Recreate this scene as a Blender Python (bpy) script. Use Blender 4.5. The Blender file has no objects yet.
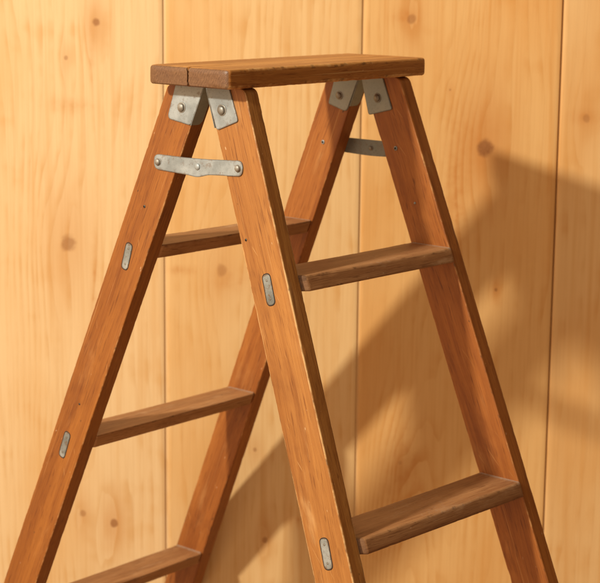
import bpy, bmesh, math, random
from mathutils import Vector, Matrix, noise

SC = bpy.context.scene
COL = SC.collection

# ------------------------------------------------------------------ camera, light, exposure
H = 1.10                                   # height of the ladder top above the floor (m)
R_ = Vector((0.66656359, -0.74538749, 0.00951159))
U_ = Vector((0.13639867, 0.13449895, 0.98148125))
F_ = Vector((0.73286314, 0.65292229, -0.19132197))
CAM = Vector((-1.21198, -1.23026, 0.11323 + H))
cd = bpy.data.cameras.new('camera')
cd.lens = 105.02
cd.sensor_width = 36
cd.clip_start = 0.05
cd.clip_end = 60
cd.dof.use_dof = True
cd.dof.focus_distance = 1.70
cd.dof.aperture_fstop = 12.0
co = bpy.data.objects.new('camera', cd)
m = Matrix((R_, U_, -F_)).transposed().to_4x4()
m.translation = CAM
co.matrix_world = m
COL.objects.link(co)
SC.camera = co

w = bpy.data.worlds.new('World')
SC.world = w
w.use_nodes = True
bg = w.node_tree.nodes['Background']
# the room: warm bounce, brighter on the lamp's side than on the far right
wn = w.node_tree
tc = wn.nodes.new('ShaderNodeTexCoord')
dp = wn.nodes.new('ShaderNodeVectorMath'); dp.operation = 'DOT_PRODUCT'
dp.inputs[1].default_value = (-0.93, 0.28, 0.22)
wn.links.new(tc.outputs['Generated'], dp.inputs[0])
mr = wn.nodes.new('ShaderNodeMapRange'); mr.interpolation_type = 'SMOOTHSTEP'
mr.inputs[1].default_value = -0.25; mr.inputs[2].default_value = 0.9
mr.inputs[3].default_value = 0.01; mr.inputs[4].default_value = 1.22
wn.links.new(dp.outputs['Value'], mr.inputs[0])
wn.links.new(mr.outputs[0], bg.inputs['Strength'])
sx = wn.nodes.new('ShaderNodeSeparateXYZ')
wn.links.new(tc.outputs['Generated'], sx.inputs[0])
mz = wn.nodes.new('ShaderNodeMapRange'); mz.inputs[1].default_value = -0.6; mz.inputs[2].default_value = 0.7
wn.links.new(sx.outputs[2], mz.inputs[0])
mc = wn.nodes.new('ShaderNodeMix'); mc.data_type = 'RGBA'
mc.inputs[6].default_value = (1.0, 0.54, 0.24, 1)          # warm bounce from below
mc.inputs[7].default_value = (1.0, 0.79, 0.60, 1)          # paler from above
wn.links.new(mz.outputs[0], mc.inputs[0])
wn.links.new(mc.outputs[2], bg.inputs['Color'])

APEX = Vector((0.155, 0.0, H))
el, az, dist = math.radians(27.5), math.radians(-5.0), 2.80
ldir = Vector((math.cos(el) * math.cos(az), math.cos(el) * math.sin(az), -math.sin(el)))
ld = bpy.data.lights.new('key_lamp', 'AREA')
ld.shape = 'DISK'
ld.size = 0.17
ld.energy = 102
ld.color = (1.0, 0.925, 0.79)
lo = bpy.data.objects.new('key_lamp', ld)
lo.location = APEX - ldir * dist
lo.rotation_euler = ldir.to_track_quat('-Z', 'Y').to_euler()
COL.objects.link(lo)

SC.view_settings.view_transform = 'Standard'
SC.view_settings.look = 'None'
SC.view_settings.exposure = 0.0
SC.view_settings.gamma = 1.0

# ------------------------------------------------------------------ node helpers
class NT:
    def __init__(s, name):
        s.m = bpy.data.materials.new(name)
        s.m.use_nodes = True
        s.t = s.m.node_tree
        s.b = s.t.nodes['Principled BSDF']
    def new(s, typ, **kw):
        n = s.t.nodes.new(typ)
        for k, v in kw.items():
            setattr(n, k, v)
        return n
    def put(s, sock, v):
        if hasattr(v, 'is_output') or isinstance(v, bpy.types.NodeSocket):
            s.t.links.new(v, sock)
        else:
            if isinstance(v, (tuple, list)) and len(v) == 3 and sock.type == 'RGBA':
                v = (*v, 1)
            sock.default_value = v
    def math(s, op, a, b=0.0, c=0.0, clamp=False):
        n = s.new('ShaderNodeMath', operation=op, use_clamp=clamp)
        for i, v in enumerate((a, b, c)):
            s.put(n.inputs[i], v)
        return n.outputs[0]
    def add(s, a, b): return s.math('ADD', a, b)
    def mul(s, a, b): return s.math('MULTIPLY', a, b)
    def sub(s, a, b): return s.math('SUBTRACT', a, b)
    def vec(s, x, y, z):
        n = s.new('ShaderNodeCombineXYZ')
        for i, v in enumerate((x, y, z)):
            s.put(n.inputs[i], v)
        return n.outputs[0]
    def vscale(s, v, sc):
        n = s.new('ShaderNodeVectorMath', operation='MULTIPLY')
        s.put(n.inputs[0], v)
        n.inputs[1].default_value = sc
        return n.outputs[0]
    def xyz(s, v):
        n = s.new('ShaderNodeSeparateXYZ')
        s.put(n.inputs[0], v)
        return n.outputs
    def noise(s, v, scale=1.0, detail=3.0, rough=0.5, dist=0.0, w=None):
        n = s.new('ShaderNodeTexNoise')
        if w is not None:
            n.noise_dimensions = '4D'
            s.put(n.inputs['W'], w)
        s.put(n.inputs['Vector'], v)
        n.inputs['Scale'].default_value = scale
        n.inputs['Detail'].default_value = detail
        n.inputs['Roughness'].default_value = rough
        n.inputs['Distortion'].default_value = dist
        return n.outputs['Fac']
    def ramp(s, f, lo, hi, a=0.0, b=1.0, smooth=True):
        n = s.new('ShaderNodeMapRange', interpolation_type='SMOOTHSTEP' if smooth else 'LINEAR')
        for i, v in enumerate((f, lo, hi, a, b)):
            s.put(n.inputs[i], v)
        return n.outputs[0]
    def mix(s, f, a, b, mode='MIX'):
        n = s.new('ShaderNodeMix', data_type='RGBA', blend_type=mode)
        s.put(n.inputs[0], f)
        s.put(n.inputs[6], a)
        s.put(n.inputs[7], b)
        return n.outputs[2]
    def attr(s, name, out='Fac'):
        n = s.new('ShaderNodeAttribute', attribute_name=name)
        return n.outputs[out]
    def bump(s, h, strength=0.3, dist=0.001):
        n = s.new('ShaderNodeBump')
        s.put(n.inputs['Height'], h)
        n.inputs['Strength'].default_value = strength
        n.inputs['Distance'].default_value = dist
        s.put(s.b.inputs['Normal'], n.outputs[0])
    def out(s, color=None, rough=None, metal=None, spec=None):
        if color is not None: s.put(s.b.inputs['Base Color'], color)
        if rough is not None: s.put(s.b.inputs['Roughness'], rough)
        if metal is not None: s.put(s.b.inputs['Metallic'], metal)
        if spec is not None: s.put(s.b.inputs['Specular IOR Level'], spec)
        return s.m

# ------------------------------------------------------------------ materials
def pine_wall(x_seams):
    n = NT('pine_planks')
    P = n.new('ShaderNodeTexCoord').outputs['Object']
    X, Y, Z = n.xyz(P)
    pid = n.attr('plank')
    # growth field: slow contours stretched along the plank, pushed aside by the knots
    low = n.noise(n.vec(X, n.mul(pid, 3.7), n.mul(Z, 0.16)), 5.0, 2.0, 0.45)
    mid = n.noise(n.vec(X, n.mul(pid, 7.1), n.mul(Z, 0.10)), 22.0, 3.0, 0.55)
    field = n.add(n.mul(X, 24.0), n.add(n.mul(low, 3.0), n.mul(mid, 0.95)))
    wobble = n.sub(n.noise(P, 90.0, 2.0), 0.5)
    for ax, az_, sx, sz, amp in ((0.135, -0.72, .030, .15, 2.6), (0.19, 0.08, .03, .16, -1.4), (-0.30, -0.70, .035, .2, 1.6)):
        ga = n.math('EXPONENT', n.add(n.mul(n.math('POWER', n.math('ABSOLUTE', n.sub(X, ax)), 2.0), -.5 / sx ** 2), n.mul(n.math('POWER', n.math('ABSOLUTE', n.sub(Z, az_)), 2.0), -.5 / sz ** 2)))
        field = n.add(field, n.mul(ga, amp))
    # knots: (x, z, radius, darkness)
    knots = [(-0.256, 0.0236, .0050, .75), (-0.2939, -0.021, .0028, .5), (-0.2951, -0.2543, .0105, .62),
             (-0.2407, -0.6255, .0055, .8), (-0.2812, -0.6123, .0045, .5), (0.2306, -0.1282, .0110, .95),
             (0.1354, 0.0311, .0060, .55), (-0.1000, -0.2872, .0075, .42), (0.3560, -0.0894, .0050, .42),
             (0.2500, -0.3097, .0024, .75), (0.1322, -0.5400, .0030, .25), (-0.0565, -0.5245, .0030, .55),
             (-0.0428, -0.6469, .0040, .6), (0.1850, -0.056, .0016, .5),
             (-0.62, -0.10, .012, .8), (0.55, -0.35, .010, .8), (0.80, 0.10, .011, .8)]
    core = None
    halo = None
    for kx, kz, r, dk in knots:
        dx = n.sub(X, kx)
        dz = n.sub(Z, kz)
        d2 = n.add(n.mul(dx, dx), n.mul(n.mul(dz, dz), 0.75))
        dd = n.add(n.math('SQRT', d2), n.mul(wobble, r * 0.9))
        # the grain sweeps round the knot, far more along z than x
        e2 = n.add(n.mul(dx, dx), n.mul(n.mul(dz, dz), 0.12))
        g = n.math('EXPONENT', n.mul(e2, -1.0 / (2 * (r * 2.3) ** 2)))
        field = n.add(field, n.mul(g, 0.45 * min(1.0, r / .008)))
        g2 = n.math('EXPONENT', n.mul(n.add(n.mul(dx, dx), n.mul(n.mul(dz, dz), 0.10)), -1.0 / (2 * (r * 2.6) ** 2)))
        field = n.sub(field, n.mul(n.mul(dx, g2), 22.0))
        c = n.mul(n.add(n.mul(n.ramp(dd, r * 0.55, r * 1.12, 1.0, 0.0), 0.97), n.mul(n.mul(n.ramp(dd, r * 0.60, r * 0.92), n.ramp(dd, r * 0.95, r * 1.22, 1.0, 0.0)), 0.03)), dk)
        hl = n.mul(n.math('EXPONENT', n.mul(n.add(n.mul(dx, dx), n.mul(n.mul(dz, dz), .16)), -1.0 / (2 * (r * 2.1) ** 2))), dk * .70)
        core = c if core is None else n.math('MAXIMUM', core, c)
        halo = hl if halo is None else n.math('MAXIMUM', halo, hl)
    ringw = n.math('FRACT', n.mul(field, 3.0))
    ring = n.ramp(ringw, 0.35, 0.95, 0.0, 1.0)
    ring = n.mul(ring, n.ramp(ringw, 0.95, 1.0, 1.0, 0.0))
    fibre = n.noise(n.vec(n.mul(X, 520.0), n.mul(pid, 5.0), n.mul(Z, 9.0)), 1.0, 2.0, 0.6)
    streak = n.noise(n.vec(n.mul(X, 70.0), n.mul(pid, 2.0), n.mul(Z, 1.6)), 1.0, 3.0, 0.6)
    blot = n.noise(n.vec(X, n.mul(pid, 9.0), n.mul(Z, 0.45)), 7.0, 3.0, 0.5)
    patch = n.noise(n.vec(n.mul(X, 1.0), n.mul(pid, 4.3), Z), 24.0, 2.0, 0.5)
    base = n.attr('plank_color', 'Color')
    late = n.mix(1.0, base, (0.84, 0.70, 0.52), 'MULTIPLY')
    col = n.mix(n.mul(ring, n.ramp(n.add(patch, n.mul(halo, 0.5)), 0.35, 0.80, 0.06, 0.85)), base, late)
    col = n.mix(n.ramp(streak, 0.50, 0.76, 0.0, 0.60), col, n.mix(1.0, base, (0.84, 0.68, 0.47), 'MULTIPLY'))
    col = n.mix(n.ramp(blot, 0.46, 0.76, 0.0, 0.70), col, n.mix(1.0, base, (0.90, 0.73, 0.50), 'MULTIPLY'))
    col = n.mix(n.ramp(patch, 0.58, 0.80, 0.0, 0.30), col, n.mix(1.0, base, (0.86, 0.68, 0.45), 'MULTIPLY'))
    col = n.mix(n.mul(n.ramp(fibre, 0.42, 0.72, 0.0, 1.0), 0.20), col, n.mix(1.0, base, (0.74, 0.58, 0.40), 'MULTIPLY'))
    col = n.mix(halo, col, n.mix(1.0, base, (0.74, 0.50, 0.30), 'MULTIPLY'))
    for ax, az_, sx, sz, amt in ((0.196, -0.205, .010, .055, .75), (0.213, -0.120, .022, .030, .45), (0.128, 0.034, .012, .006, .6),
                                 (-0.150, -0.288, .012, .004, .7), (-0.288, -0.080, .018, .006, .5), (-0.262, -0.010, .003, .030, .5),
                                 (-0.262, -0.33, .003, .07, .55), (0.278, -0.60, .012, .05, .4), (0.135, -0.56, .02, .06, .5), (0.352, -0.088, .012, .006, .5),
                                 (-0.085, -0.300, .022, .012, .4), (0.0, -0.62, .012, .006, .5)):
        q = n.add(n.mul(n.math('POWER', n.math('ABSOLUTE', n.sub(X, ax)), 2.0), -.5 / sx ** 2), n.mul(n.math('POWER', n.math('ABSOLUTE', n.sub(Z, az_)), 2.0), -.5 / sz ** 2))
        q = n.mul(n.math('EXPONENT', n.add(q, n.mul(wobble, 2.5))), amt)
        col = n.mix(n.math('MINIMUM', n.mul(q, n.add(n.mul(ring, .5), .5)), .8), col, n.mix(1.0, base, (0.74, 0.50, 0.29), 'MULTIPLY'))
    kring = n.noise(n.vec(X, 0.0, Z), 420.0, 2.0)
    kcol = n.mix(kring, (0.20, 0.072, 0.019), (0.36, 0.150, 0.044))
    col = n.mix(core, col, kcol)
    hgt = n.add(n.mul(ring, 0.4), n.add(n.mul(fibre, 0.25), n.mul(core, -0.6)))
    n.bump(hgt, 0.16, 0.0008)
    return n.out(col, n.ramp(streak, 0.3, 0.7, 0.50, 0.62), 0.0, 0.32)

def hardwood(name, base, dark, worn, wear=0.5, dusty=False, rough=0.46, grime=(0.05, 0.022, 0.009), scuff=0.5):
    """varnished hardwood; 'grain' = metres across / through / along the piece"""
    n = NT(name)
    G = n.attr('grain', 'Vector')
    gx, gy, gz = n.xyz(G)
    bend = n.mul(n.sub(n.noise(n.vec(n.mul(gx, 10.0), n.mul(gy, 10.0), n.mul(gz, 3.0)), 1.0, 2.0), 0.5), 0.030)
    ux = n.add(gx, bend)
    uy = n.add(gy, n.mul(bend, 0.6))
    tone = n.noise(n.vec(n.mul(ux, 32.0), n.mul(uy, 32.0), n.mul(gz, 2.2)), 1.0, 3.0, 0.55)
    vein = n.noise(n.vec(n.mul(ux, 170.0), n.mul(uy, 170.0), n.mul(gz, 5.0)), 1.0, 3.0, 0.6)
    pore = n.noise(n.vec(n.mul(ux, 760.0), n.mul(uy, 760.0), n.mul(gz, 36.0)), 1.0, 2.0, 0.55)
    blot = n.noise(G, 17.0, 4.0, 0.62)
    speck = n.noise(G, 150.0, 3.0, 0.6)
    fine = n.noise(G, 900.0, 2.0, 0.6)
    col = n.mix(n.ramp(tone, 0.30, 0.70, 0.0, 1.0), dark, base)
    col = n.mix(n.ramp(vein, 0.46, 0.74, 0.0, 0.42), col, n.mix(1.0, col, (0.66, 0.50, 0.38), 'MULTIPLY'))
    col = n.mix(n.ramp(pore, 0.58, 0.70, 0.0, 0.70), col, n.mix(1.0, col, (0.42, 0.30, 0.22), 'MULTIPLY'))
    band = n.noise(n.vec(n.mul(ux, 105.0), n.mul(uy, 105.0), n.mul(gz, 1.1)), 1.0, 2.0, 0.5, w=5.0)
    col = n.mix(n.ramp(band, 0.42, 0.66, 0.0, 0.5), col, n.mix(1.0, col, (0.70, 0.58, 0.46), 'MULTIPLY'))
    fib = n.noise(n.vec(n.mul(ux, 1500.0), n.mul(uy, 1500.0), n.mul(gz, 16.0)), 1.0, 2.0, 0.6)
    col = n.mix(n.ramp(fib, 0.38, 0.66, 0.0, 0.46), col, n.mix(1.0, col, (0.60, 0.50, 0.42), 'MULTIPLY'))
    # handling dirt and rubbed patches
    col = n.mix(n.ramp(blot, 0.50, 0.80, 0.0, 0.50), col, n.mix(1.0, col, (0.58, 0.47, 0.40), 'MULTIPLY'))
    rub = n.noise(n.vec(n.mul(gx, 42.0), n.mul(gy, 42.0), n.mul(gz, 12.0)), 1.0, 4.0, 0.65)
    col = n.mix(n.ramp(rub, 0.56, 0.82, 0.0, scuff), col, worn)
    # hairline scratches along the piece, and a few dents
    hair = n.noise(n.vec(n.mul(gx, 420.0), n.mul(gy, 420.0), n.mul(gz, 6.0)), 1.0, 2.0, 0.5, w=11.0)
    col = n.mix(n.ramp(hair, 0.665, 0.73, 0.0, 0.45), col, worn)
    cross = n.noise(n.vec(n.mul(n.add(gx, n.mul(gz, .55)), 520.0), n.mul(gy, 300.0), n.mul(n.sub(gz, n.mul(gx, .55)), 26.0)), 1.0, 1.0, 0.5, w=17.0)
    col = n.mix(n.ramp(cross, 0.735, 0.78, 0.0, 0.5), col, worn)
    # small pale nicks
    nick = n.noise(n.vec(n.mul(gx, 260.0), n.mul(gy, 260.0), n.mul(gz, 120.0)), 1.0, 1.0, 0.5)
    col = n.mix(n.ramp(nick, 0.79, 0.83, 0.0, 0.6), col, n.mix(0.5, worn, (0.60, 0.48, 0.34)))
    dot = n.noise(n.vec(n.mul(gx, 190.0), n.mul(gy, 190.0), n.mul(gz, 120.0)), 1.0, 1.0, 0.5, w=3.3)
    col = n.mix(n.ramp(dot, 0.765, 0.80, 0.0, 0.7), col, grime)
    # worn arrises
    edge = n.attr('edge')
    em = n.ramp(n.add(n.mul(edge, 0.62), n.add(n.mul(speck, 0.30), n.mul(rub, 0.58))), 1.16 - 0.26 * wear, 1.30 - 0.22 * wear)
    col = n.mix(n.mul(em, 0.85), col, worn)
    edk = n.ramp(n.add(n.mul(edge, 0.6), n.mul(n.noise(G, 95.0, 3.0, 0.6, w=7.0), 0.8)), 1.02, 1.16)
    col = n.mix(n.mul(edk, 0.6), col, grime)
    # sawn end grain: greyer, with pores and cross scratches
    eg = n.attr('endgrain')
    scr = n.noise(n.vec(n.mul(n.add(gx, n.mul(gy, .6)), 520.0), n.mul(n.sub(n.mul(gx, .6), gy), 210.0), 0.0), 1.0, 4.0, 0.7)
    rr = n.math('SQRT', n.add(n.mul(gx, gx), n.math('POWER', n.math('ABSOLUTE', n.add(gy, 0.075)), 2.0)))
    ringe = n.math('SINE', n.add(n.mul(rr, 2100.0), n.mul(tone, 9.0)))
    egc = n.mix(n.ramp(n.add(scr, n.mul(ringe, 0.035)), 0.22, 0.84), (0.085, 0.040, 0.018), (0.195, 0.100, 0.048))
    egc = n.mix(n.ramp(blot, 0.45, 0.75, 0.0, 0.5), egc, n.mix(1.0, egc, (0.55, 0.46, 0.42), 'MULTIPLY'))
    egc = n.mix(n.ramp(fine, 0.60, 0.72, 0.0, 0.5), egc, n.mix(1.0, egc, (0.4, 0.34, 0.3), 'MULTIPLY'))
    col = n.mix(n.mul(eg, 0.92), col, egc)
    if dusty:
        du = n.attr('dust')
        dm = n.ramp(n.add(du, n.mul(n.sub(n.noise(G, 260.0, 3.0, 0.65), 0.5), 0.9)), 0.50, 0.95)
        col = n.mix(n.mul(dm, 0.55), col, (0.42, 0.36, 0.29))
    n.bump(n.add(n.mul(pore, -0.8), n.add(n.mul(vein, -0.5), n.add(n.mul(speck, 0.45), n.mul(n.mul(eg, scr), 0.7)))), 0.34, 0.0007)
    rg = n.add(rough - 0.10, n.add(n.mul(rub, 0.20), n.mul(em, 0.15)))
    return n.out(col, rg, 0.0, 0.42)

def galvanised(name, c1, c2, rust=0.35, metal=0.55):
    n = NT(name)
    P = n.new('ShaderNodeTexCoord').outputs['Object']
    v = n.new('ShaderNodeTexVoronoi')
    n.put(v.inputs['Vector'], P)
    v.inputs['Scale'].default_value = 330.0
    cl = n.noise(P, 38.0, 3.0, 0.55)
    fine = n.noise(P, 600.0, 3.0, 0.7)
    scr = n.noise(n.vscale(P, (260.0, 260.0, 2600.0)), 1.0, 2.0, 0.6)
    col = n.mix(n.ramp(cl, 0.34, 0.66), c1, c2)
    col = n.mix(n.mul(n.ramp(n.xyz(v.outputs['Color'])[0], 0.2, 0.9), 0.16), col, c1)
    col = n.mix(n.ramp(fine, 0.56, 0.72, 0.0, 0.55), col, n.mix(1.0, col, (0.45, 0.40, 0.34), 'MULTIPLY'))
    col = n.mix(n.ramp(scr, 0.64, 0.76, 0.0, 0.30), col, (0.60, 0.58, 0.52))
    col = n.mix(n.mul(n.ramp(n.add(n.attr('edge'), n.mul(cl, 0.5)), 0.75, 1.15), 0.55), col, n.mix(1.0, col, (0.42, 0.38, 0.33), 'MULTIPLY'))
    rs = n.noise(P, 140.0, 4.0, 0.7, w=2.0)
    rm = n.ramp(n.add(rs, n.mul(n.attr('edge'), 0.10)), 0.60 - .06 * (rust > .5), 0.74 - .08 * (rust > .5), 0.0, rust)
    col = n.mix(rm, col, (0.13, 0.075, 0.035))
    n.bump(n.add(n.mul(fine, 0.6), n.mul(cl, 1.0)), 0.22, 0.0006)
    mt = n.mul(n.sub(1.0, rm), metal)
    return n.out(col, n.ramp(cl, 0.3, 0.7, 0.46, 0.60), mt, 0.5)

def plain(name, col, rough=0.8, metal=0.0):
    n = NT(name)
    P = n.new('ShaderNodeTexCoord').outputs['Object']
    f = n.noise(P, 300.0, 3.0, 0.6)
    c = n.mix(f, tuple(x * 0.7 for x in col), tuple(min(1, x * 1.3) for x in col))
    return n.out(c, rough, metal)

M_WALL = pine_wall(None)
M_A = hardwood('varnished_rail_wood', (0.335, 0.120, 0.019), (0.240, 0.076, 0.011), (0.49, 0.25, 0.085), 0.55, scuff=0.4)
M_B = hardwood('pale_rail_wood', (0.44, 0.198, 0.047), (0.33, 0.132, 0.028), (0.60, 0.37, 0.15), 0.70, scuff=0.5)  # the near right rail's own wood, paler and less red
M_C = hardwood('far_rail_wood', (0.38, 0.138, 0.027), (0.28, 0.090, 0.016), (0.52, 0.27, 0.09), 0.45, scuff=0.35)
M_STEP = hardwood('worn_step_wood', (0.42, 0.215, 0.088), (0.28, 0.130, 0.049), (0.56, 0.37, 0.21), 0.15, dusty=True, rough=0.52, scuff=0.7)
M_TOP = hardwood('worn_top_wood', (0.57, 0.275, 0.075), (0.36, 0.145, 0.034), (0.66, 0.40, 0.16), 0.55, rough=0.45, scuff=0.5)
M_ZINC = galvanised('galvanised_steel', (0.255, 0.292, 0.298), (0.385, 0.425, 0.425), 0.55)
M_DULL = galvanised('dull_galvanised_steel', (0.25, 0.29, 0.285), (0.33, 0.37, 0.36), 0.30)
M_INLAY = galvanised('mottled_inlay_steel', (0.17, 0.19, 0.18), (0.40, 0.43, 0.41), 0.85)
M_RIVET = galvanised('rivet_steel', (0.22, 0.21, 0.18), (0.34, 0.33, 0.29), 0.45, 0.75)
M_DARK = plain('dark_gap', (0.018, 0.010, 0.006), 0.9)

# ------------------------------------------------------------------ mesh helpers
def obj(name, bm, mat, parent=None, smooth=True, angle=40.0):
    me = bpy.data.meshes.new(name)
    bmesh.ops.recalc_face_normals(bm, faces=bm.faces)
    bm.to_mesh(me)
    bm.free()
    me.materials.append(mat)
    for p in me.polygons:
        p.use_smooth = smooth
    if smooth:
        me.set_sharp_from_angle(angle=math.radians(angle))
    o = bpy.data.objects.new(name, me)
    COL.objects.link(o)
    if parent is not None:
        o.parent = parent
    return o

class Loft:
    """rings of (point, edge, endgrain, dust, grain) lofted into a closed skin"""
    def __init__(s):
        s.bm = bmesh.new()
        L = s.bm.verts.layers
        s.e = L.float.new('edge')
        s.g = L.float.new('endgrain')
        s.d = L.float.new('dust')
        s.v = L.float_vector.new('grain')
        s.prev = None
    def ring(s, pts):
        cur = []
        for (p, e, g, d, gr) in pts:
            v = s.bm.verts.new(p)
            v[s.e], v[s.g], v[s.d] = e, g, d
            v[s.v] = gr
            cur.append(v)
        if s.prev:
            k = len(cur)
            for i in range(k):
                j = (i + 1) % k
                s.bm.faces.new((s.prev[i], s.prev[j], cur[j], cur[i]))
        else:
            s.first = cur
        s.prev = cur
    def cap(s, ring):
        """inset ring then fan so the end shades and textures cleanly"""
        c = sum((v.co for v in ring), Vector()) / len(ring)
        gc = sum((Vector(v[s.v]) for v in ring), Vector()) / len(ring)
        old = ring
        for f in (0.55, 0.0):
            if f > 0:
                new = []
                for v in old:
                    q = s.bm.verts.new(c.lerp(v.co, f))
                    q[s.v] = gc.lerp(Vector(v[s.v]), f)
                    q[s.g] = v[s.g]
                    new.append(q)
                for i in range(len(old)):
                    j = (i + 1) % len(old)
                    s.bm.faces.new((old[i], old[j], new[j], new[i]))
                old = new
            else:
                q = s.bm.verts.new(c)
                q[s.v] = gc
                q[s.g] = old[0][s.g]
                for i in range(len(old)):
                    s.bm.faces.new((old[i], old[(i + 1) % len(old)], q))
    def close(s):
        s.cap(s.first)
        s.cap(s.prev)
        return s.bm

def section(hu, hv, r, inset=0.0011):
    """rounded rectangle as (u, v, edge) going round; hu, hv half sizes"""
    out = []
    r = min(r, hu * .8, hv * .8)
    n = 4
    for cx, cy, a0 in ((1, 1, 0), (-1, 1, 90), (-1, -1, 180), (1, -1, 270)):
        for i in range(n + 1):
            a = math.radians(a0 + 90 * i / n)
            out.append((cx * (hu - r) + r * math.cos(a), cy * (hv - r) + r * math.sin(a), 1.0))
        # flats: an inset point, two middle ones, an inset point
        nx = {0: (-1, 1), 90: (-1, -1), 180: (1, -1), 270: (1, 1)}[a0]
        if a0 in (0, 180):
            s0 = cx * (hu - r); v = cy * hv
            span = 2 * (hu - r)
            sg = -1 if a0 == 0 else 1
            ins = min(inset, span * .3)
            for t in (ins, span * .36, span * .64, span - ins):
                out.append((s0 + sg * t, v, 0.0))
        else:
            s0 = cy * (hv - r); u = cx * hu
            span = 2 * (hv - r)
            sg = -1 if a0 == 90 else 1
            ins = min(inset, span * .3)
            for t in (ins, span * .36, span * .64, span - ins):
                out.append((u, s0 + sg * t, 0.0))
    return out

def chip(p, e, amt, seed):
    if e < .5: return 0.0
    q = Vector(p)
    a = noise.noise(q * 260 + Vector((seed, 0, 0)))
    b = noise.noise(q * 70 + Vector((0, seed, 3)))
    return amt * (max(0, a - .28) * 1.5 + max(0, b - .30) * 2.4)

# ladder lines measured from the top surface down (d) ; edges y = a + b d, near / far planes x
RAIL = {'A': ((0.04554, 0.4165), (-0.00639, 0.4172)), 'B': ((0.00603, -0.3680), (-0.04546, -0.3698)),
        'C': ((0.03891, 0.4345), (-0.00738, 0.4320)), 'D': ((0.00706, -0.3811), (-0.04567, -0.3805))}
XN, XF, SN, SF, TH = 0.02673, 0.26502, 0.05453, 0.03967, 0.01798
LB, WB, TB = 0.31, 0.11115, 0.01929

def rail_y(k, e, d): return RAIL[k][e][0] + RAIL[k][e][1] * d
def rail_x(k, d): return XN - SN * d if k in 'AB' else XF + SF * d
def W3(x, y, d): return Vector((x, y, H - d))

def rail_bm(k, seed):
    lf = Loft()
    d0, d1 = TB + 0.0004, H - 0.002
    N = 330
    ro = 0.006
    off = Vector((seed * 3.1, seed * 1.7, seed * 5.3))
    outer_hi = k in 'AC'
    for i in range(N + 1):
        d = d0 + (d1 - d0) * (i / N) ** 1.35
        ya, yb = rail_y(k, 1, d), rail_y(k, 0, d)      # ya < yb
        t = d - d0
        if t < ro:                                      # outer top corner sawn round
            c = ro - math.sqrt(max(0, ro * ro - (ro - t) ** 2))
            if outer_hi: yb -= c
            else: ya += c
        x0 = rail_x(k, d)
        cy, cx = (ya + yb) / 2, x0 + TH / 2
        wob = 0.0002 * noise.noise(Vector((seed, d * 9, 0)))
        pts = []
        for (u, v, e) in section((yb - ya) / 2, TH / 2, 0.0012):
            p = W3(cx + v, cy + u + wob, d)
            c = chip(p, e, 0.0005, seed)
            if c:
                q = W3(cx, cy, d)
                p = p + (q - p).normalized() * c
            pts.append((p, e, 1.0 if i == 0 else 0.0, 0.0, Vector((u, v, d)) + off))
        lf.ring(pts)
    return lf.close()

def step_bm(kn, kf, d0, seed):
    """tread between near rail kn and far rail kf; top at depth d0"""
    lf = Loft()
    ts = 0.0150
    right = kn == 'B'
    fr = 1                                              # front edge = the right-hand edge of either rail pair
    pf = 0.0030 if right else 0.0012
    off = Vector((seed * 2.3, seed * 4.1, seed * 1.9))
    dm = d0 + ts / 2
    xa, xb = rail_x(kn, dm) + TH - 0.0004, rail_x(kf, dm) + 0.0006
    N = 120
    cn, cf = (0.0085, 0.004) if right else (0.002, 0.008)
    for i in range(N + 1):
        # finer stations toward both ends
        s = 0.5 - 0.5 * math.cos(math.pi * i / N)
        x = xa + (xb - xa) * s
        f = (x - xa) / (xb - xa)
        yf_top = (1 - f) * rail_y(kn, 1, d0) + f * rail_y(kf, 1, d0) - pf
        yb_top = (1 - f) * rail_y(kn, 0, d0) + f * rail_y(kf, 0, d0) - 0.0015
        slope = (1 - f) * RAIL[kn][1][1] + f * RAIL[kf][1][1]
        cut = 0.0
        if x - xa < cn: cut = (cn - (x - xa)) * (1.0 if right else .6)
        if xb - x < cf: cut = max(cut, cf - math.sqrt(max(0, cf * cf - (cf - (xb - x)) ** 2)))
        yf = yf_top + cut
        hu, hv = (yb_top - yf) / 2, ts / 2
        cy = (yb_top + yf) / 2
        dust = max(0.0, 1.0 - (xb - x) / 0.016)
        dust = max(dust, (0.52 if right else 0.42) * (0.35 + 0.65 * math.sin(math.pi * min(1, max(0, f)))))
        chipend = 1.0 if (right and x - xa < cn and x > xa) else 0.0
        pts = []
        sag = 0.0006 * math.sin(math.pi * f) + .0003 * noise.noise(Vector((seed, x * 20, 0)))
        for (u, v, e) in section(hu, hv, 0.0019 if right else 0.0016):
            dd = d0 + ts / 2 - v + (sag if v > 0 else 0)
            p = W3(x, cy + u + slope * (dd - d0), dd)
            c = chip(p, e, 0.0006, seed + 9)
            if c:
                q = W3(x, cy, d0 + ts / 2)
                p = p + (q - p).normalized() * c
            nose = chipend if u < -hu + .003 else 0.0
            pts.append((p, max(e, nose), nose * .6, dust if v > hv - .003 else 0.0, Vector((u, v, x)) + off))
        lf.ring(pts)
    return lf.close()

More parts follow.
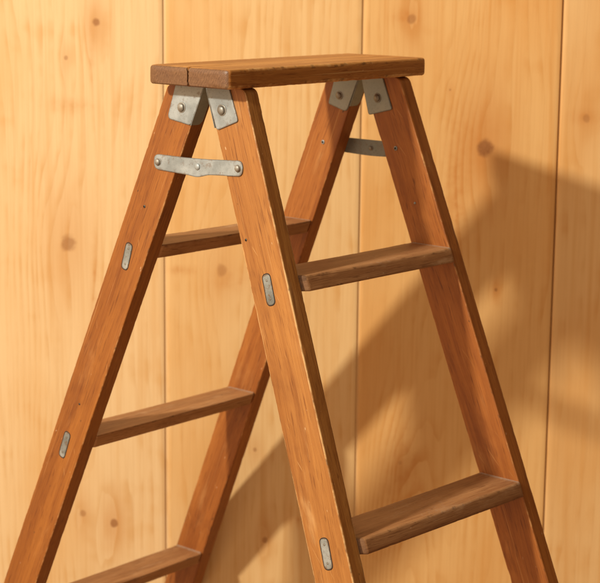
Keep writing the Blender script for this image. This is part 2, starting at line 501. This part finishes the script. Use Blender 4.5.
def board_half_bm(sign, seed):
    """one side of the top board; the split starts at the near end and closes further along"""
    lf = Loft()
    YC = -0.0005
    hb = WB / 2
    N = 150
    off = Vector((seed * 1.3 + 4, seed * 2.9, seed * 0.7))
    re = 0.0048
    r = 0.0034
    for i in range(N + 1):
        s = 0.5 - 0.5 * math.cos(math.pi * i / N)
        s = 0.35 * s + 0.65 * (i / N)
        # a few extra stations hug the rounded ends
        x = LB * s
        ex = min(x, LB - x)
        cut = re - math.sqrt(max(0.0, re * re - (re - ex) ** 2)) if ex < re else 0.0
        cutz = cut * 0.55
        yo = hb - cut
        gap = 0.0019 * max(0.0, 1 - x / 0.085) ** 0.7
        top, bot = -cutz, -TB + cutz * .6
        fadej = max(0.0, 1 - x / 0.10)
        pts = []
        prof = []
        # crack side, from bottom to top
        nz = 9
        for j in range(nz):
            z = bot + (top - bot) * j / (nz - 1)
            jag = 0.0020 * noise.noise(Vector((3.1, z * 260, x * 12))) * fadej + 0.0008 * noise.noise(Vector((9 + sign, z * 700, x * 50))) * fadej
            yy = YC + jag + sign * gap / 2
            lip = (0.0009 if j in (0, nz - 1) else 0) * fadej
            prof.append((yy + sign * lip, z, 0.35 if j in (0, nz - 1) else 0.0))
        yc = prof[-1][0]
        # top flat outwards
        for t in (0.03, 0.3, 0.6):
            prof.append((yc + (sign * (yo - r) - yc) * t, top, 0.0))
        prof.append((sign * (yo - r - .0025), top, 0.0))
        for a in range(5):
            an = math.radians(90 - 90 * a / 4)
            prof.append((sign * (yo - r + r * math.cos(an)), top - r + r * math.sin(an), 1.0))
        prof.append((sign * yo, top - r - .0022, 0.0))
        prof.append((sign * yo, (top + bot) / 2, 0.0))
        prof.append((sign * yo, bot + r + .0022, 0.0))
        for a in range(5):
            an = math.radians(-90 * a / 4)
            prof.append((sign * (yo - r + r * math.cos(an)), bot + r + r * math.sin(an), 1.0))
        prof.append((sign * (yo - r - .0025), bot, 0.0))
        for t in (0.5, 0.05):
            prof.append((yc + (sign * (yo - r) - yc) * t, bot, 0.0))
        endg = 1.0 if ex < 0.0022 else 0.0
        arris = 1.0 if 0.0005 < ex < 0.0048 else 0.0
        for (y, z, e) in prof:
            p = Vector((x, y, H + z))
            c = chip(p, e, 0.0009, seed + 20)
            if c:
                q = Vector((x, sign * hb * .5, H - TB / 2))
                p = p + (q - p).normalized() * c
            if e < .5 and abs(z - top) < 1e-6:
                p.z += .0004 * noise.noise(Vector((x * 14, y * 60, seed)))
            pts.append((p, max(e, arris * .8), endg, 0.0, Vector((y, z, x)) + off))
        lf.ring(pts)
    return lf.close()

def join_bm(a, b):
    me = bpy.data.meshes.new('tmp')
    b.to_mesh(me)
    b.free()
    a.from_mesh(me)
    bpy.data.meshes.remove(me)
    return a

def round_poly(pts, rads, n=5):
    out = []
    k = len(pts)
    for i in range(k):
        p, a, b = Vector(pts[i]), Vector(pts[i - 1]), Vector(pts[(i + 1) % k])
        r = rads[i] if isinstance(rads, (list, tuple)) else rads
        if r <= 0:
            out.append(p); continue
        u, v = (a - p).normalized(), (b - p).normalized()
        r = min(r, (a - p).length * .48, (b - p).length * .48)
        s, e = p + u * r, p + v * r
        for j in range(n + 1):
            t = j / n
            out.append(s * (1 - t) ** 2 + p * 2 * t * (1 - t) + e * t * t)
    return out

def plate_bm(outline, thick, place, bev=0.0005):
    """outline in plane coordinates (a, b); place(a, b, h) -> world, h = height above the plane"""
    bm = bmesh.new()
    le = bm.verts.layers.float.new('edge')
    c = sum((Vector(p) for p in outline), Vector((0, 0))) / len(outline)
    def lay(ins, h, e):
        vs = []
        for i, p in enumerate(outline):
            p = Vector(p); a = Vector(outline[i - 1]); b = Vector(outline[(i + 1) % len(outline)])
            t = (b - a).normalized()
            nn = Vector((-t.y, t.x))
            if nn.dot(c - p) < 0: nn = -nn
            q = p + nn * ins
            v = bm.verts.new(place(q.x, q.y, h))
            v[le] = e
            vs.append(v)
        return vs
    rings = [lay(0, 0, 1), lay(0, thick - bev, 1), lay(bev * .3, thick - bev * .3, 1), lay(bev, thick, 1), lay(bev + .0012, thick, 0)]
    for a, b in zip(rings, rings[1:]):
        for i in range(len(a)):
            j = (i + 1) % len(a)
            bm.faces.new((a[i], a[j], b[j], b[i]))
    bm.faces.new(rings[-1])
    bm.faces.new(list(reversed(rings[0])))
    return bm

def dome_bm(c, nrm, r, h, washer=0.0, wth=0.0006, slot=False):
    """domed fastener head standing on a point, optionally with a washer"""
    bm = bmesh.new()
    le = bm.verts.layers.float.new('edge')
    nrm = Vector(nrm).normalized()
    a = nrm.orthogonal().normalized()
    b = nrm.cross(a)
    prof = []
    if washer > 0:
        prof += [(washer, 0, 1), (washer, wth * .7, 1), (washer - .0003, wth, 0), (r + .0003, wth, 1)]
    z0 = wth if washer > 0 else 0
    prof += [(r, z0, 1), (r, z0 + h * .25, 0)]
    for i in range(1, 7):
        t = i / 7 * math.pi / 2
        prof.append((r * math.cos(t), z0 + h * .25 + h * .75 * math.sin(t), 0))
    N = 28
    prev = None
    for (rr, z, e) in prof:
        cur = []
        for i in range(N):
            t = 2 * math.pi * i / N
            wv = 1 + 0.03 * math.sin(2 * t + r * 9000) + .015 * math.sin(5 * t)
            v = bm.verts.new(c + a * (rr * wv * math.cos(t)) + b * (rr * wv * math.sin(t)) + nrm * z)
            v[le] = e
            cur.append(v)
        if prev:
            for i in range(N):
                bm.faces.new((prev[i], prev[(i + 1) % N], cur[(i + 1) % N], cur[i]))
        else:
            bm.faces.new(list(reversed(cur)))
        prev = cur
    top = bm.verts.new(c + nrm * (z0 + h))
    for i in range(N):
        bm.faces.new((prev[i], prev[(i + 1) % N], top))
    return bm

def near_pl(y, d, h=0.0): return W3(XN - SN * d - h, y, d)          # outer face of the near frame
def far_pl(y, d, h=0.0): return W3(XF + SF * d - h, y, d)           # inner face of the far frame
def far_out(y, d, h=0.0): return W3(XF + SF * d + TH + h, y, d)     # outer face of the far frame

def disc(place, y, d, r, h):
    out = [(y + r * math.cos(t), d + r * math.sin(t)) for t in [2 * math.pi * i / 20 for i in range(20)]]
    return plate_bm(out, h, place, 0.0001)

# ------------------------------------------------------------------ the setting: floor
def floor_bm():
    bm = bmesh.new()
    bmesh.ops.create_grid(bm, x_segments=1, y_segments=1, size=2.6)
    return bm
nf = NT('floor_boards')
Pf = nf.new('ShaderNodeTexCoord').outputs['Object']
fx, fy, fz = nf.xyz(Pf)
gn = nf.noise(nf.vec(nf.mul(fx, 3.0), nf.mul(fy, 60.0), 0.0), 1.0, 4.0, 0.6)
pl = nf.math('FRACT', nf.mul(fy, 7.0))
gapm = nf.ramp(nf.math('ABSOLUTE', nf.sub(pl, 0.5)), 0.488, 0.496)
fc = nf.mix(gn, (0.34, 0.19, 0.09), (0.46, 0.28, 0.14))
fc = nf.mix(gapm, fc, (0.04, 0.02, 0.01))
nf.out(fc, 0.55)
fl = obj('floor', floor_bm(), nf.m, None, False)
fl['kind'] = 'structure'

# ------------------------------------------------------------------ plank wall
def wall_bm():
    bm = bmesh.new()
    lp = bm.faces.layers.float.new('plank')
    lc = bm.loops.layers.float_color.new('plank_color')
    rnd = random.Random(4)
    colors = {-2: (0.70, 0.49, 0.25), -1: (0.725, 0.518, 0.268), 0: (0.710, 0.482, 0.222), 1: (0.690, 0.424, 0.165), 2: (0.695, 0.448, 0.195)}
    seams = [-0.1715 + 0.2468 * i for i in range(-5, 6)]
    seams[5], seams[6], seams[7] = -0.1715, 0.0751, 0.3223
    z0, z1 = -H + .001, 0.62
    #        half gap, bevel, depth
    style = {5: (0.0019, 0.0010, 0.0014), 6: (0.0016, 0.0009, 0.0020), 7: (0.0009, 0.0018, 0.0090)}
    prof = []                     # (x, depth y, plank index)
    for i in range(len(seams) - 1):
        gl, bl, dl = style.get(i, (0.0009, 0.0014, 0.005))
        gr, br, dr = style.get(i + 1, (0.0009, 0.0014, 0.005))
        a, b = seams[i], seams[i + 1]
        step = rnd.uniform(-.0006, .0006)
        if i == 7: step = -0.0010                  # the right-hand plank stands a little proud
        prof.append((a + gl, dl, i)); prof.append((a + gl, bl + step, i))
        prof.append((a + gl + bl * .3, bl * .3 + step, i)); prof.append((a + gl + bl, step, i))
        for t in (.02, .25, .5, .75, .98):
            prof.append((a + gl + bl + (b - a - gl - bl - gr - br) * t, step + .0003 * math.sin(math.pi * t), i))
        prof.append((b - gr - br, step, i)); prof.append((b - gr - br * .3, br * .3 + step, i))
        prof.append((b - gr, br + step, i)); prof.append((b - gr, dr, i))
    NZ = 24
    cols = []
    for j in range(NZ + 1):
        z = z0 + (z1 - z0) * j / NZ
        cols.append([bm.verts.new((x + .0002 * noise.noise(Vector((x * 3, z * 6, 0))), y, z)) for (x, y, i) in prof])
    for j in range(NZ):
        for q in range(len(prof) - 1):
            f = bm.faces.new((cols[j][q], cols[j][q + 1], cols[j + 1][q + 1], cols[j + 1][q]))
            i = prof[q][2]
            f[lp] = float(i) * 1.37
            c = colors.get(i - 5, None)
            if c is None:
                c = (0.72, 0.47, 0.235)
            for l in f.loops:
                l[lc] = (*c, 1)
    # back of the wall
    y1 = 0.03
    x0, x1 = prof[0][0], prof[-1][0]
    b = [bm.verts.new(p) for p in ((x0, y1, z0), (x1, y1, z0), (x1, y1, z1), (x0, y1, z1))]
    bm.faces.new(b)
    bm.faces.new([b[3], b[2]] + list(reversed(cols[-1])))
    bm.faces.new([b[1], b[0]] + cols[0])
    bm.faces.new([b[0], b[3]] + [c[0] for c in reversed(cols)])
    bm.faces.new([b[2], b[1]] + [c[-1] for c in cols])
    return bm
RT = Vector((0.6652105, -0.74665587, 0))
FW = Vector((0.74665587, 0.6652105, 0))
WD = 2.19245
wall = obj('plank_wall', wall_bm(), M_WALL, None, True, 25.0)
mw = Matrix((RT, FW, Vector((0, 0, 1)))).transposed().to_4x4()
mw.translation = Vector((CAM.x, CAM.y, 0)) + FW * WD + Vector((0, 0, H))
WS = 0.990                                  # wall stands this much nearer than first measured
mw = Matrix.Translation(CAM * (1 - WS)) @ Matrix.Scale(WS, 4) @ mw
wall.matrix_world = mw
wall['label'] = 'pale knotty pine plank wall with thin vertical seams behind the ladder'
wall['category'] = 'wall'

# ------------------------------------------------------------------ the ladder
ladder = bpy.data.objects.new('step_ladder', None)
COL.objects.link(ladder)
ladder.location = (0.15, 0, 0)
ladder['label'] = 'old orange-brown wooden A-frame stepladder with galvanised hinge plates'
ladder['category'] = 'stepladder'
OFF = Vector((0.15, 0, 0))
def part(name, bm, mat, parent=None, label=None, angle=40.0):
    bmesh.ops.translate(bm, verts=bm.verts, vec=-OFF)      # all child frames share the ladder's origin
    o = obj(name, bm, mat, parent or ladder, True, angle)
    if label: o['label'] = label
    return o

top = part('top_board', join_bm(board_half_bm(1, 1.0), board_half_bm(-1, 1.0)), M_TOP, None, 'thick worn top board with a crack in its near end', 50)

rails = {}
for k, mt, sd, lb in (('A', M_A, 1.0, 'near left rail with two metal inlays'), ('B', M_B, 2.0, 'pale near right rail with worn edges'),
                      ('C', M_C, 3.0, 'far left rail'), ('D', M_C, 4.6, 'far right rail partly in shade')):
    rails[k] = part('side_rail', rail_bm(k, sd), mt, None, lb, 50)

for kn, kf, d0, sd in (('A', 'C', 0.18896, 1.0), ('A', 'C', 0.41025, 2.0), ('A', 'C', 0.63921, 3.0),
                       ('B', 'D', 0.19728, 4.0), ('B', 'D', 0.44039, 5.0)):
    part('step', step_bm(kn, kf, d0, sd), M_STEP, None, None, 50)

# hinge plates: each a folded sheet, the leg on the rail face and the flap on its inner edge
def hinge(poly, rads, place, mat, k, e, riv, far=False, drv=0.06):
    pts = round_poly(poly, rads)
    o = part('hinge_plate', plate_bm(pts, 0.0014, place), mat, rails[k])
    # flap folded round the rail's inner edge
    s = 1 if k in 'AC' else -1
    def flap(x, d, h):
        return W3(x, rail_y(k, e, d) - s * h, d)
    da, db = TB + .0006, drv
    xs = lambda d: rail_x(k, d)
    fp = [(xs(da) - .0012, da), (xs(da) + TH * .80, da), (xs(db) + TH * .80, db - .004), (xs(db) + TH * .62, db), (xs(db) - .0012, db)]
    fo = plate_bm(round_poly(fp, [0, 0, .002, .002, 0]), 0.0012, flap, .0003)
    part('hinge_flap', fo, M_DULL, o)
    y, d, r = riv
    n = (place(y, d, 1) - place(y, d, 0)).normalized()
    part('rivet', dome_bm(place(y, d, 0.0014), n, r, 0.0026, r * 1.36), M_RIVET, o)
    return o
z0 = TB + .0005
hinge([(0.0415, z0), (0.0014, z0), (0.0180, 0.0602), (0.0524, 0.0552)], [0, 0, .004, .006], near_pl, M_ZINC, 'A', 1, (0.0317, 0.0429, 0.0041))
hinge([(-0.0006, z0), (-0.0335, z0), (-0.0471, 0.0515), (-0.0183, 0.0624)], [0, 0, .003, .004], near_pl, M_ZINC, 'B', 0, (-0.0247, 0.0419, 0.0043))
hinge([(0.0355, z0), (0.0012, z0), (0.0205, 0.0618), (0.0473, 0.0540)], [0, 0, .006, .003], far_pl, M_DULL, 'C', 1, (0.0306, 0.0438, 0.0036), True, .055)
hinge([(-0.0003, z0), (-0.0312, z0), (-0.0441, 0.0547), (-0.0110, 0.0628)], [0, 0, .003, .003], far_pl, M_DULL, 'D', 0, (-0.0239, 0.0432, 0.0038), True, .055)

# spreader strap across the near end, with its middle joint
strap_pts = round_poly([(0.0698, 0.0925), (0.0062, 0.0926), (-0.0553, 0.0890), (-0.0562, 0.1046), (-0.008, 0.1072), (0.0055, 0.1112), (0.020, 0.1098), (0.0690, 0.1080)],
                       [.0074, .03, .0074, .0074, .012, .010, .012, .0074], 8)
strap = part('spreader_strap', plate_bm(strap_pts, 0.0015, near_pl), M_ZINC, None, 'pale flat strap joining the two near rails')
for (y, d, r, hh) in ((0.0628, 0.1003, 0.0034, .0026), (0.0060, 0.1003, 0.0034, .0019), (-0.0500, 0.0970, 0.0033, .0026)):
    part('rivet', dome_bm(near_pl(y, d, 0.0015), (-1, 0, 0), r, hh, r * 1.2 if hh > .002 else 0), M_RIVET if hh > .002 else M_ZINC, strap)
# strap across the far end, on the outside of its rails
fs = round_poly([(0.066, 0.0925), (0.002, 0.0925), (-0.0560, 0.0925), (-0.0560, 0.1080), (0.002, 0.1105), (0.066, 0.1085)], [.007, .04, .007, .007, .012, .007], 8)
strap2 = part('spreader_strap', plate_bm(fs, 0.0015, far_out), M_DULL, None, 'dull flat strap joining the two far rails')
part('rivet', dome_bm(far_out(0.0018, 0.1015, 0.0), (-1, 0, 0), 0.0022, 0.0018, 0.0030), M_RIVET, strap2)
# bolt ends on the inner faces of the far rails
for k, y, d, r in (('C', 0.0565, 0.0978, .0023), ('D', -0.0480, 0.0964, .0024), ('D', -0.0742, 0.1538, .0012)):
    b = part('bolt', dome_bm(far_pl(y, d, 0.0), (-1, 0, 0), r * .45, .0006, r, .0008), M_ZINC, rails[k])
    if r > .002:
        part('bolt_hole', disc(far_pl, y, d, r * .42, .0017), M_DARK, b)

# oblong metal inlays over the step joints
def inlay(k, y0, d0_, y1, d1_, hw):
    a, b = Vector((y0, d0_)), Vector((y1, d1_))
    t = (b - a).normalized()
    nn = Vector((-t.y, t.x))
    def capsule(w_, ext):
        A, B = a - t * ext, b + t * ext
        return round_poly([A + nn * w_, B + nn * w_, B - nn * w_, A - nn * w_], w_ * .95, 7)
    o = part('metal_inlay', plate_bm(capsule(hw, 0), 0.00040, near_pl, .0003), M_INLAY, rails[k])
    for f in (0.20, 0.80):
        q = a.lerp(b, f)
        part('pin', disc(lambda y, d, h: near_pl(y, d, h + .0003), q.x, q.y, .0014, .00022), M_RIVET, o)
    part('slot', plate_bm(capsule(hw + .0009, .0009), 0.00018, near_pl, .0001), M_DARK, o)
inlay('A', 0.1030, 0.1892, 0.1102, 0.2168, 0.0047)
inlay('A', 0.1922, 0.4085, 0.2022, 0.4375, 0.0046)
inlay('B', -0.0914, 0.1965, -0.1009, 0.2255, 0.0051)
inlay('B', -0.1812, 0.4410, -0.1903, 0.4697, 0.0052)

# small sunk nail holes and a nail
for (k, y, d, r) in (('A', 0.0825, 0.1482, .0017), ('A', 0.1747, 0.3733, .0012), ('B', -0.0632, 0.1661, .0014)):
    ring = part('nail_head', dome_bm(near_pl(y, d, 0), (-1, 0, 0), r * .8, .0002, r, .00025), M_RIVET, rails[k])
    part('nail_hole', disc(near_pl, y, d, r * .62, .0007), M_DARK, ring)
